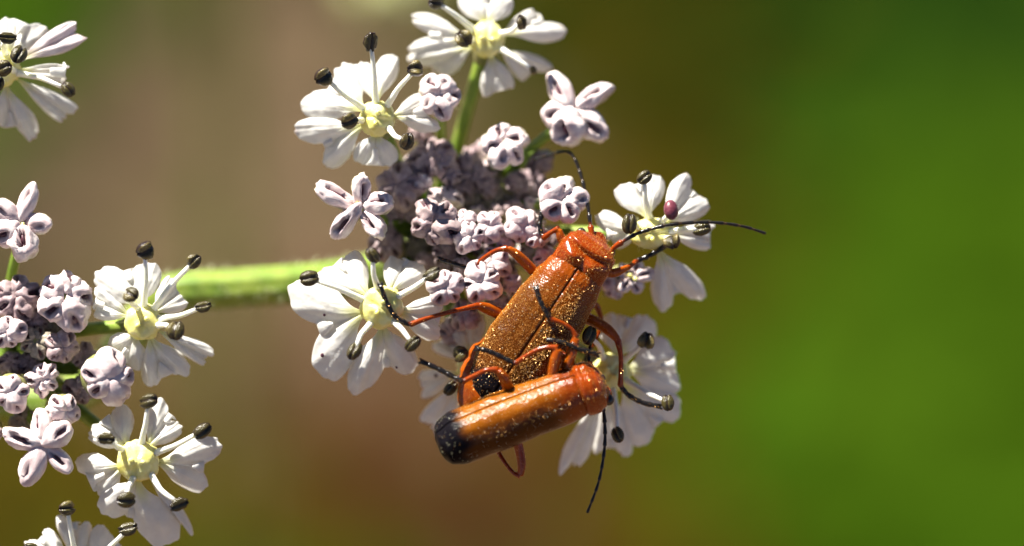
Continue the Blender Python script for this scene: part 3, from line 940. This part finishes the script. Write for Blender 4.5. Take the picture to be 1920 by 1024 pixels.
BUDS2 = [
    (33, 560, -1.2, 42, 'bud_dark'), (122, 562, -0.8, 52, 'bud'), (12, 624, -0.6, 38, 'bud'), (68, 640, -1.2, 34, 'bud_green'),
    (116, 652, -1.0, 38, 'bud_dark'), (82, 712, -0.8, 30, 'bud'), (22, 732, -0.4, 44, 'bud'), (197, 706, -0.2, 60, 'bud'),
    (116, 768, -0.7, 42, 'bud'), (60, 600, -1.6, 28, 'bud_dark'), (150, 735, -1.8, 30, 'bud_dark'), (155, 668, -2.0, 26, 'bud_dark'), (55, 680, -1.9, 26, 'bud_dark'), (95, 605, -2.0, 24, 'bud_green'), (5, 575, -1.9, 30, 'bud_dark'), (20, 680, -1.8, 30, 'bud_dark'), (-40, 600, -1.2, 42, 'bud'), (-50, 700, -1.0, 42, 'bud'), (-30, 800, -1.0, 44, 'bud'), (50, 790, -2.2, 32, 'bud_green'),
]
for i, b in enumerate(BUDS2):
    bud(um2, VB, (b[0], b[1]), b[2], b[3], 400 + i, b[4])
bract(um2, VB, L(85, 600, -2.2), 0.4, 11)
bract(um2, VB, L(150, 700, -2.6), 0.4, 12)
bract(um2, VB, L(30, 770, -2.6), 0.4, 13)
ray_stalk(um2, [VB, L(-40, 690, -9), L(-110, 700, -11), L(-200, 705, -13)], 0.8, 4, 200)

# ================================================================== THIRD CLUSTER (only one flower reaches into view)
TB = L(-70, 150, -8)
um3 = root_empty('flower_cluster', TB, label='white flower with narrow petals standing alone above the lilac bud star', category='flower cluster', group='flower clusters of one umbel')
flower(um3, TB, (4, 128), -1.5, 34, [
    ((142, 44), (160, 70), dict(zt=(-0.2, -0.2), nf=0.99, curl=0.0, mat='petal_pink', pad=0.7)),
    ((128, 128), (126, 150), dict(zt=(0.4, 0.2), nf=0.98, curl=0.6)),
    ((146, 210), (122, 228), dict(zt=(-1.2, -1.2), nf=0.98, curl=0.0)),
    ((66, 262), (0, 240), dict(zt=(-1.4, -1.2), nf=0.82, curl=0.6)),
    ((10, 34), (88, 52), dict(zt=(-0.4, -0.4), nf=0.84, curl=0.6)),
    ((-100, 60), (-120, 150), {}),
], [((14, 72), dict(z=1.2, rot=5)), ((8, 128), dict(z=1.6, rot=15)), ((36, 102), dict(z=1.4, rot=60)), ((128, 168), dict(z=0.8, rot=130)), ((-4, 158), dict(z=1.4, rot=60))], 31)
bud(um3, TB, (-60, 60), -2.0, 44, 431)
ray_stalk(um3, [TB + Vector((0, 0, 0.2)), L(-110, 250, -10), L(-160, 480, -12), L(-200, 705, -13)], 0.8, 5, 100)

# main stem down to the ground, out of frame
stem_top = L(-200, 700, -13)
sb = MB()
foot = to_world(stem_top); foot.z = 0
foot_l = RM.transposed() @ (foot - O)
tube(sb, smooth_path([(stem_top + Vector((0.3, 0.5, 0.3)), 1.1), (stem_top.lerp(foot_l, 0.05), 1.4), (stem_top.lerp(foot_l, 0.5) + Vector((-2, 0, 0)), 2.2), (foot_l, 3.0)], 10), 14)
root_mesh('plant_stem', sb.mesh('plant_stem', M['stalk'], stem_top), stem_top, label='tall green stem that carries the white flower clusters', category='stem')

# ================================================================== BEETLES
ORANGE = (0.25, 0.036, 0.001)
ORANGE2 = (0.33, 0.066, 0.0015)
RED = (0.20, 0.024, 0.002)
BLACK = (0.012, 0.011, 0.011)

class Body:
    """body axis in photo pixels; returns plant-frame points from (t px along, lateral px, height px)"""
    def __init__(s, head, tail, z, dorsal, zslope=0.0):
        s.h = Vector((head[0], head[1])); d = Vector((tail[0] - head[0], tail[1] - head[1]))
        s.len = d.length; d.normalize()
        s.z, s.zs = z, zslope
        s.fwd = Vector((-d.x, d.y, 0))                     # towards the head (image y is down)
        s.back = Vector((d.x, -d.y, zslope)).normalized()
        up = Vector(dorsal).normalized()
        s.up = (up - s.back * up.dot(s.back)).normalized()
        s.lat = s.back.cross(s.up)                         # sideways
        s.o = L(head[0], head[1], z)
    def __call__(s, t, l=0.0, h=0.0):
        return s.o + s.back * (t / S) + s.lat * (l / S) + s.up * (h / S)

def loft(mb, B, secs, colr, seg=32, power=2.3, hump=None):
    """secs: (t, half width, half height, centre height)"""
    vs_, fs_ = [], []
    for (t, a, b, c) in secs:
        for k in range(seg):
            an = 2 * math.pi * k / seg
            ca, sa = math.cos(an), math.sin(an)
            x = math.copysign(abs(ca) ** (2 / power), ca) * a
            y = math.copysign(abs(sa) ** (2 / power), sa) * b
            vs_.append(B(t, x, c + y + (hump(t, x / max(a, 1e-6), sa) if hump else 0)))
    n = len(secs)
    for i in range(n - 1):
        for k in range(seg):
            a, b2 = i * seg + k, i * seg + (k + 1) % seg
            fs_.append((a, b2, b2 + seg, a + seg))
    vs_.append(B(secs[0][0], 0, secs[0][3])); vs_.append(B(secs[-1][0], 0, secs[-1][3]))
    for k in range(seg):
        fs_.append(((k + 1) % seg, k, n * seg))
        fs_.append(((n - 1) * seg + k, (n - 1) * seg + (k + 1) % seg, n * seg + 1))
    mb.add(vs_, fs_, colr)

def interp(tab, t):
    for (t0, v0), (t1, v1) in zip(tab, tab[1:]):
        if t <= t1:
            k = sst(0, 1, max(0, (t - t0) / (t1 - t0)))
            return v0 + (v1 - v0) * k
    return tab[-1][1]

def dense(tabs, t0, t1, n):
    return [tuple([t0 + (t1 - t0) * i / n] + [interp(tb, t0 + (t1 - t0) * i / n) for tb in tabs]) for i in range(n + 1)]

def leg(mb, femur, tibia, tarsus, rf=9.5, rt=6.0, colf=ORANGE2, colt=ORANGE, dark=BLACK):
    """each a list of (px, py, z)"""
    f = [L(*p) for p in femur]; t = [L(*p) for p in tibia]; s = [L(*p) for p in tarsus]
    n = len(f)
    fr = [(p, rf / S * (0.62 + 0.56 * math.sin(math.pi * (0.22 + 0.70 * i / max(n - 1, 1))))) for i, p in enumerate(f)]
    tube(mb, smooth_path(fr, 6), 14, colf, flat=0.75)
    tube(mb, smooth_path([(p, rt / S * (1.12 if i == 0 else 0.78 if i < len(t) - 1 else 0.98)) for i, p in enumerate(t)], 6), 12, colt)
    if s:
        path = smooth_path([(p, 4.6 / S) for p in s], 14)
        n = len(path)
        path = [(p, (4.3 + 1.6 * (((i / n) * 5) % 1.0)) / S) for i, (p, r) in enumerate(path)]
        tube(mb, path, 10, dark)
        d = (path[-1][0] - path[-4][0]).normalized()
        o = d.cross(Vector((0, 0, 1))).normalized()
        for sg in (-1, 1):                         # the two claws
            e = path[-1][0]
            tube(mb, [(e - d * 0.05, 0.07), (e + d * 0.12 + o * sg * 0.10, 0.06), (e + d * 0.2 + o * sg * 0.09 - Vector((0, 0, 0.08)), 0.035)], 6, dark)

def fuse(name, mb, voxel, origin, **props):
    """one continuous skin over all body pieces, colours carried over"""
    tmp_me = mb.mesh('tmp', M['cuticle'])
    tmp = bpy.data.objects.new('tmp', tmp_me)
    col.objects.link(tmp)
    rm = tmp.modifiers.new('r', 'REMESH')
    rm.mode = 'VOXEL'; rm.voxel_size = voxel; rm.use_smooth_shade = True
    sm = tmp.modifiers.new('s', 'SMOOTH'); sm.factor = 0.5; sm.iterations = 2
    dg = bpy.context.evaluated_depsgraph_get()
    ev = tmp.evaluated_get(dg)
    me = bpy.data.meshes.new_from_object(ev)
    bpy.data.objects.remove(tmp)
    kd = KDTree(len(mb.v))
    for i, v in enumerate(mb.v): kd.insert(v, i)
    kd.balance()
    flat = []
    for v in me.vertices:
        w, acc = 0.0, Vector((0, 0, 0))
        for _, i, dd in kd.find_n(v.co, 3):
            q = 1 / (dd + 0.02) ** 2
            acc += Vector(mb.c[i]) * q; w += q
        acc /= w
        flat += [acc.x, acc.y, acc.z, 1.0]
    for a in list(me.color_attributes): me.color_attributes.remove(a)
    ca = me.color_attributes.new('col', 'FLOAT_COLOR', 'POINT')
    ca.data.foreach_set('color', flat)
    me.materials.clear(); me.materials.append(M['cuticle'])
    for v in me.vertices: v.co -= origin
    me.polygons.foreach_set('use_smooth', [True] * len(me.polygons))
    me.name = name
    return root_mesh(name, me, origin, **props)

def wing_case(beetle, B, side, t0, t1, wid, hgt, base, colfn, seed, gap=1.5, nset=2600, npol=120, bend=None, arc=100, bare=None):
    """side -1 / +1; wid(t), hgt(t): half width and dome height in px; base(t): height of the lateral margin"""
    rr = random.Random(seed)
    NT, NS = 70, 22
    def pt(t, s):
        an = R(arc) * s
        w, h = wid(t), hgt(t)
        l = gap + (w - gap) * math.sin(an)
        y = base(t) + h * math.cos(an)
        y -= 3.2 * math.exp(-(s / 0.07) ** 2) * 0 + 1.5 * math.exp(-((s - 0.06) / 0.05) ** 2)
        ridge = 1.3 * math.exp(-((s - 0.30) / 0.035) ** 2) + 1.1 * math.exp(-((s - 0.55) / 0.035) ** 2)
        y += ridge
        if bend: y += bend(t, s)
        q = Vector((t * 0.022, s * 2.4, seed * 3.7))
        wr = 1.5 * noise.noise(q) + 0.9 * noise.noise(q * 2.7) + 0.45 * noise.noise(Vector((t * 0.05, s * 16, seed)))
        wr *= sst(0.0, 0.12, s)
        y += wr * math.cos(an); l += wr * math.sin(an)
        return B(t, side * l, y)
    mb = MB()
    vs_, fs_, cs = [], [], []
    for i in range(NT + 1):
        u = i / NT
        t = t0 + (t1 - t0) * (0.5 - 0.5 * math.cos(math.pi * u)) if False else t0 + (t1 - t0) * (u ** 0.9 if u < 1 else 1)
        for j in range(NS + 1):
            s = j / NS
            vs_.append(pt(t, s)); cs.append(colfn(t, s))
    for i in range(NT):
        for j in range(NS):
            a = i * (NS + 1) + j
            q = (a, a + 1, a + NS + 2, a + NS + 1)
            fs_.append(q if side > 0 else q[::-1])
    mb.add(vs_, fs_); mb.c = cs
    org = B((t0 + t1) / 2, side * 20, 10)
    w = child('wing_case', mb.mesh('wing_case', M['elytron'], org, colour=True), beetle, org)
    so = w.modifiers.new('thickness', 'SOLIDIFY'); so.thickness = 0.09; so.offset = -1
    hb = MB()
    for _ in range(nset):
        t = t0 + (t1 - t0) * rr.uniform(0.01, 0.985)
        s = rr.uniform(0.01, 0.98)
        if bare and rr.random() < bare(t, s): continue
        p = pt(t, s)
        du = (pt(t + 3, s) - p).normalized(); dv = (pt(t, min(s + 0.03, 1.0)) - pt(t, s - 0.03)).normalized()
        nn = du.cross(dv) * side
        if nn.dot(B.up) < -0.3: nn = -nn
        ln = rr.uniform(0.03, 0.06)
        d = (du + dv * rr.uniform(-0.5, 0.5) + nn * rr.uniform(0.05, 0.75)).normalized()
        sd = (dv + nn * rr.uniform(-0.7, 0.7)).normalized() * rr.uniform(0.004, 0.0075)
        q = p + nn * 0.004
        hb.add([q - sd, q + sd, q + d * ln * 0.6 + sd * 0.8 + nn * 0.01, q + d * ln], [(0, 1, 2, 3)])
    se = child('seta', hb.mesh('seta', M['seta'], org, smooth=False), w, org); se['kind'] = 'stuff'
    pb = MB()
    sv, sf = sphere_grid(4, 6)
    for _ in range(npol):
        t = t0 + (t1 - t0) * rr.uniform(0.01, 0.985)
        p = pt(t, rr.uniform(0.02, 0.95)) + B.up * 0.02
        r = rr.uniform(0.007, 0.016)
        pb.add([p + v * r for v in sv], sf)
    po = child('pollen', pb.mesh('pollen', M['pollen'], org), w, org); po['kind'] = 'stuff'
    return w

def antenna(beetle, pts, seed, nseg=11, r=4.4):
    rr = random.Random(seed)
    path = smooth_path([(L(*p), r / S) for p in pts], 12)
    lens = [0.0]
    for a, b in zip(path, path[1:]): lens.append(lens[-1] + (b[0] - a[0]).length)
    tot = lens[-1]
    out, cs = [], []
    mb = MB()
    res = 110
    def at(d):
        for i in range(len(lens) - 1):
            if d <= lens[i + 1] + 1e-9:
                k = (d - lens[i]) / max(lens[i + 1] - lens[i], 1e-9)
                return path[i][0].lerp(path[i + 1][0], k)
        return path[-1][0]
    pp = []
    for i in range(res + 1):
        u = i / res
        ph = (u * nseg) % 1.0
        rad = r / S * (0.72 + 0.42 * ph ** 1.3) * (1 - 0.35 * u)
        if u * nseg < 1: rad *= 1.35
        pp.append((at(u * tot), rad))
    tube(mb, pp, 10)
    cs = []
    for i in range(res + 1):
        u = i / res
        c = Vector(ORANGE).lerp(Vector(BLACK), sst(0.8, 1.4, u * nseg))
        if u * nseg > 1.2 and ((u * nseg) % 1.0) < 0.1: c = Vector((0.05, 0.03, 0.015))
        cs += [tuple(c)] * 10
    cs += [ORANGE, BLACK]
    mb.c = cs
    o = pp[0][0]
    return child('antenna', mb.mesh('antenna', M['cuticle'], o, colour=True), beetle, o)

def eye(beetle, c, r, flat):
    vs_, fs_ = sphere_grid(12, 16)
    mb = MB(); mb.add([c + Vector((v.x * r, v.y * r, v.z * r * flat)) for v in vs_], fs_)
    child('eye', mb.mesh('eye', M['black'], c), beetle, c)

def body_setae(beetle, n, seed, near=None, reach=1.6):
    """short golden hairs all over the body, leaning backwards"""
    rr = random.Random(seed)
    me = beetle.data
    org = ORG[beetle.name]
    hb = MB()
    nv = len(me.vertices)
    for _ in range(n):
        v = me.vertices[rr.randrange(nv)]
        nn = v.normal
        if nn.z < -0.35: continue
        p = v.co + org
        if near is not None and (p - near).length > reach: continue
        d = (Vector((rr.uniform(-1, 1), rr.uniform(-1, 1), rr.uniform(-0.3, 0.6))) + nn * 0.9).normalized()
        sd = nn.cross(d)
        if sd.length < 1e-3: continue
        sd = sd.normalized() * rr.uniform(0.004, 0.008)
        ln = rr.uniform(0.04, 0.11)
        hb.add([p - sd, p + sd, p + d * ln * 0.6 + sd * 0.8, p + d * ln], [(0, 1, 2, 3)])
    se = child('seta', hb.mesh('seta', M['seta'], org, smooth=False), beetle, org)
    se['kind'] = 'stuff'
    return se

# ---------------------------------------------------------------- the large one
B1 = Body((1120, 450), (906, 770), -0.30, (0.02, 0.06, 1.0), zslope=-0.02)
mb = MB()
# head, tucked under the front of the pronotum
loft(mb, B1, dense([[(-16, 4), (-6, 20), (10, 32), (40, 34)], [(-16, 3), (0, 13), (40, 16)], [(-16, -24), (40, -16)]], -16, 40, 8), RED)
# front shield: rounded cap with raised rim, then saddle
def hump1(t, x, sa):
    if sa <= 0: return 0
    r = -8.0 * math.exp(-((t - 34 + 14 * x * x) / 5.0) ** 2)               # crease behind the front cap
    r += 6.5 * math.exp(-((t - 50) / 10) ** 2) * math.exp(-((abs(x) - 0.42) / 0.25) ** 2)   # two humps
    r -= 6.5 * math.exp(-(x / 0.14) ** 2) * sst(36, 50, t)                 # middle furrow
    r += 3.5 * math.exp(-((abs(x) - 0.93) / 0.08) ** 2)                    # rim
    return r * sa
loft(mb, B1, dense([[(-4, 20), (4, 40), (18, 51), (45, 55), (70, 55), (90, 50)], [(-4, 10), (8, 24), (24, 34), (48, 36), (60, 32), (90, 20)], [(-4, -8), (25, 4), (55, 6), (90, 2)]], -4, 90, 36), ORANGE, 48, hump=hump1)
# thorax and swollen ringed abdomen
ab_w = [(70, 44), (110, 58), (200, 64), (255, 72), (300, 86), (345, 80), (385, 62), (418, 30), (430, 6)]
ab_h = [(70, 20), (200, 26), (300, 30), (360, 26), (430, 6)]
ab_c = [(70, -10), (300, -14), (430, -16)]
secs = dense([ab_w, ab_h, ab_c], 70, 430, 90)
secs = [(t, a * (1 - 0.05 * (0.5 + 0.5 * math.cos(2 * math.pi * (t - 210) / 36)) ** 3 * (t > 210)), b * (1 - 0.05 * (0.5 + 0.5 * math.cos(2 * math.pi * (t - 210) / 36)) ** 3 * (t > 210)), c) for t, a, b, c in secs]
loft(mb, B1, secs, ORANGE2, 40)
# legs
leg(mb, [(1062, 470, -0.7), (1052, 446, -0.4), (1048, 430, -0.3)], [(1048, 429, -0.3), (1036, 434, -0.5), (1018, 447, -0.9)], [(1018, 446, -0.9), (1012, 425, -1.0), (1016, 398, -1.1)], 8.5, 6)
leg(mb, [(1132, 512, -0.7), (1152, 512, -0.6), (1176, 502, -0.7)], [(1176, 502, -0.7), (1186, 496, -0.9), (1192, 490, -1.1)], [(1192, 490, -1.1), (1220, 478, -1.2), (1256, 456, -1.2)], 8.5, 5.5)
leg(mb, [(1030, 540, -0.9), (1000, 508, -0.6), (972, 480, -0.3), (952, 466, -0.2)], [(952, 466, -0.2), (930, 470, -0.3), (905, 486, -0.6), (884, 506, -0.9)], [(884, 506, -0.9), (858, 497, -1.0), (826, 487, -1.1)], 10, 6)
leg(mb, [(975, 610, -0.9), (935, 588, -0.6), (912, 578, -0.4), (897, 573, -0.2)], [(897, 573, -0.2), (860, 581, 0.1), (810, 594, 0.4), (768, 609, 0.5)], [(768, 609, 0.5), (742, 594, 0.6), (724, 565, 0.7), (714, 536, 0.8)], 11, 5.8)
leg(mb, [(1070, 590, -1.0), (1108, 600, -0.8), (1138, 617, -0.6), (1158, 637, -0.5)], [(1158, 637, -0.5), (1164, 668, -0.5), (1164, 700, -0.6), (1163, 724, -0.8)], [(1163, 724, -0.8), (1180, 742, -0.9), (1205, 755, -1.0), (1236, 762, -1.0)], 11, 6.2)
leg(mb, [(1040, 560, -1.2), (1090, 560, -1.4), (1120, 575, -1.8)], [(1120, 575, -1.8), (1128, 610, -2.2), (1110, 650, -2.6)], [(1110, 650, -2.6), (1100, 670, -2.8), (1090, 700, -3.0)], 9, 5.5)
beetle1 = fuse('soldier_beetle', mb, 0.04, B1(200), label='larger orange-brown soldier beetle stretched over the buds, underneath the other one', category='beetle')
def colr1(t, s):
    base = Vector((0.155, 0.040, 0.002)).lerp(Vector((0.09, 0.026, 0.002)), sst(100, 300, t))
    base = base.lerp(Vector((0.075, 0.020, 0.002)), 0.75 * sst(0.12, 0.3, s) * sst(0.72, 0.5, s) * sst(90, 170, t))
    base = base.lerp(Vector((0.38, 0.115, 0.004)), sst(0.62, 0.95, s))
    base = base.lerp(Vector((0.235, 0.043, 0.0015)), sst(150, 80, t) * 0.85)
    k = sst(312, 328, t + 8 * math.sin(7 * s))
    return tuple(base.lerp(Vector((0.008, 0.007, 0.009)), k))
w1 = lambda t: interp([(52, 22), (60, 44), (76, 54), (110, 60), (160, 66), (240, 70), (300, 67), (335, 58), (358, 40), (371, 20), (376, 4)], t) * 1.09
h1 = lambda t: interp([(52, 16), (66, 34), (90, 44), (160, 50), (260, 48), (340, 36), (376, 10)], t)
bs1 = lambda t: interp([(52, 4), (100, 2), (260, 2), (376, -2)], t)
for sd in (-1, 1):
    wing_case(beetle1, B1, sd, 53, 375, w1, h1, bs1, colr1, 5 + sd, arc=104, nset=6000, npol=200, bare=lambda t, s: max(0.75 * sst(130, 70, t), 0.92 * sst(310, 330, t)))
antenna(beetle1, [(1112, 446, -0.6), (1108, 428, -0.7), (1101, 380, -1.2), (1088, 325, -1.9), (1070, 288, -2.3), (1042, 287, -2.7), (1000, 300, -3.1)], 1, r=4.6)
antenna(beetle1, [(1146, 470, -0.6), (1160, 458, -0.5), (1200, 436, -0.3), (1260, 421, -0.2), (1330, 417, -0.3), (1390, 424, -0.6), (1436, 438, -0.9)], 2)
eye(beetle1, B1(6, -33, -22), 0.24, 0.9)
eye(beetle1, B1(6, 33, -22), 0.24, 0.9)

# ---------------------------------------------------------------- the smaller one
B2 = Body((1130, 716), (820, 836), 0.75, (0.05, 0.72, 0.69), zslope=0.02)
mb = MB()
loft(mb, B2, dense([[(-10, 4), (0, 24), (20, 32), (40, 34)], [(-10, 4), (0, 14), (40, 16)], [(-10, -34), (40, -20)]], -10, 40, 8), RED)
def hump2(t, x, sa):
    if sa <= 0: return 0
    r = 3.0 * math.exp(-((abs(x) - 0.92) / 0.08) ** 2) - 3.5 * math.exp(-(x / 0.12) ** 2)
    r += 3.0 * math.exp(-((t - 26) / 12) ** 2) * math.exp(-((abs(x) - 0.4) / 0.25) ** 2)
    r += 3.5 * math.exp(-((t - 2) / 4) ** 2) + 3.0 * math.exp(-((t - 38) / 3.5) ** 2) - 2.5 * math.exp(-((t - 30) / 4) ** 2)
    return r * sa
loft(mb, B2, dense([[(-4, 14), (1, 32), (10, 44), (24, 50), (34, 50), (42, 49), (50, 42), (56, 36)], [(-4, 12), (1, 28), (10, 40), (26, 48), (42, 48), (50, 42), (56, 36)], [(-4, -6), (20, -2), (56, -2)]], -4, 56, 22), ORANGE, 44, hump=hump2)
secs = dense([[(40, 38), (80, 42), (200, 43), (290, 38), (318, 18), (322, 6)], [(40, 40), (200, 42), (300, 36), (322, 8)], [(40, -4), (322, -4)]], 40, 322, 60)
loft(mb, B2, secs, ORANGE2, 36)
# raised fore legs and mid leg lying over the larger beetle, hind leg folded below
leg(mb, [(1030, 722, 0.7), (1035, 700, 1.0), (1041, 672, 1.3), (1046, 654, 1.45)], [(1046, 652, 1.45), (1020, 652, 1.4), (992, 664, 1.3), (966, 682, 1.2)], [(966, 682, 1.2), (938, 668, 1.2), (915, 658, 1.2), (896, 654, 1.15)], 11.5, 5.4)
leg(mb, [(1052, 716, 0.4), (1062, 690, 0.8), (1072, 660, 1.1), (1080, 634, 1.2)], [(1080, 632, 1.2), (1072, 618, 1.25), (1055, 606, 1.3), (1032, 598, 1.3)], [(1032, 598, 1.3), (1022, 582, 1.3), (1012, 562, 1.25), (1006, 542, 1.2)], 11, 5.2)
leg(mb, [(1085, 700, 0.3), (1072, 690, 0.6), (1058, 668, 0.8)], [(1058, 668, 0.8), (1045, 654, 1.0), (1030, 642, 1.1)], [(1024, 637, 1.15), (1055, 642, 1.3), (1085, 654, 1.35), (1118, 664, 1.3)], 8, 5)
leg(mb, [(960, 768, 0.1), (955, 738, 0.75), (947, 712, 1.35), (934, 694, 1.6)], [(934, 693, 1.6), (912, 694, 1.6), (890, 704, 1.45), (868, 716, 1.3)], [(868, 716, 1.4), (845, 704, 1.2), (818, 690, 1.1), (792, 679, 1.0)], 12, 5.6)
leg(mb, [(968, 815, 0.2), (973, 840, 0.0), (978, 868, -0.1), (976, 892, -0.2)], [(976, 893, -0.2), (962, 886, -0.3), (946, 866, -0.5), (930, 840, -0.8)], [(930, 840, -0.8), (915, 815, -1.0), (905, 795, -1.2)], 9, 5.2, colf=ORANGE, colt=RED)
beetle2 = fuse('soldier_beetle', mb, 0.04, B2(160), label='smaller orange soldier beetle lying crosswise on the back end of the larger one', category='beetle')
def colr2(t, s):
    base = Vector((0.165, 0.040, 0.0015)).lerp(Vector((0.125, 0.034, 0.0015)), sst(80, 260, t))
    base = base.lerp(Vector((0.050, 0.013, 0.001)), 0.85 * sst(0.40, 0.56, s + 0.05 * math.sin(t * 0.05)) * sst(0.98, 0.86, s) * sst(70, 120, t))  # dark flank band: shade on the side painted into the wing-case colour
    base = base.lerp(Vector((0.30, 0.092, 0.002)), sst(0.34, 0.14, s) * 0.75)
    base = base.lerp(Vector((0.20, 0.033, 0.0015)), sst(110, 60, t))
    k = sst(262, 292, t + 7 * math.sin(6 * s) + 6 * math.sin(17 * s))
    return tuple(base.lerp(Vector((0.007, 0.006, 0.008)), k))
w2 = lambda t: interp([(42, 36), (50, 43), (80, 46), (180, 49), (280, 48), (314, 43), (326, 30), (332, 8)], t) * 1.10
h2 = lambda t: interp([(42, 36), (50, 43), (80, 46), (180, 48), (290, 46), (322, 34), (332, 12)], t) * 1.10
bs2 = lambda t: interp([(42, 0), (332, 0)], t)
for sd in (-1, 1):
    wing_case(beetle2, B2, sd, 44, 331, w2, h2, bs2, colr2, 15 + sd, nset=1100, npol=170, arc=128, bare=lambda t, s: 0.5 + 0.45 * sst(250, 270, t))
antenna(beetle2, [(1124, 730, -0.1), (1129, 752, 0.0), (1134, 795, 0.2), (1133, 845, 0.3), (1122, 905, 0.3), (1101, 962, 0.2)], 3, r=4.4)
antenna(beetle2, [(1112, 690, 0.0), (1104, 676, -0.2), (1108, 640, -0.9), (1118, 600, -1.6)], 4, nseg=9, r=4.0)
eye(beetle2, B2(2, 26, -20), 0.26, 0.9)
eye(beetle2, B2(2, -26, -24), 0.26, 0.9)

body_setae(beetle1, 6000, 1)
body_setae(beetle2, 3600, 2)
body_setae(beetle1, 16000, 3, B1(30, 0, 20), 1.5)
body_setae(beetle2, 9000, 4, B2(20, 0, 20), 1.3)
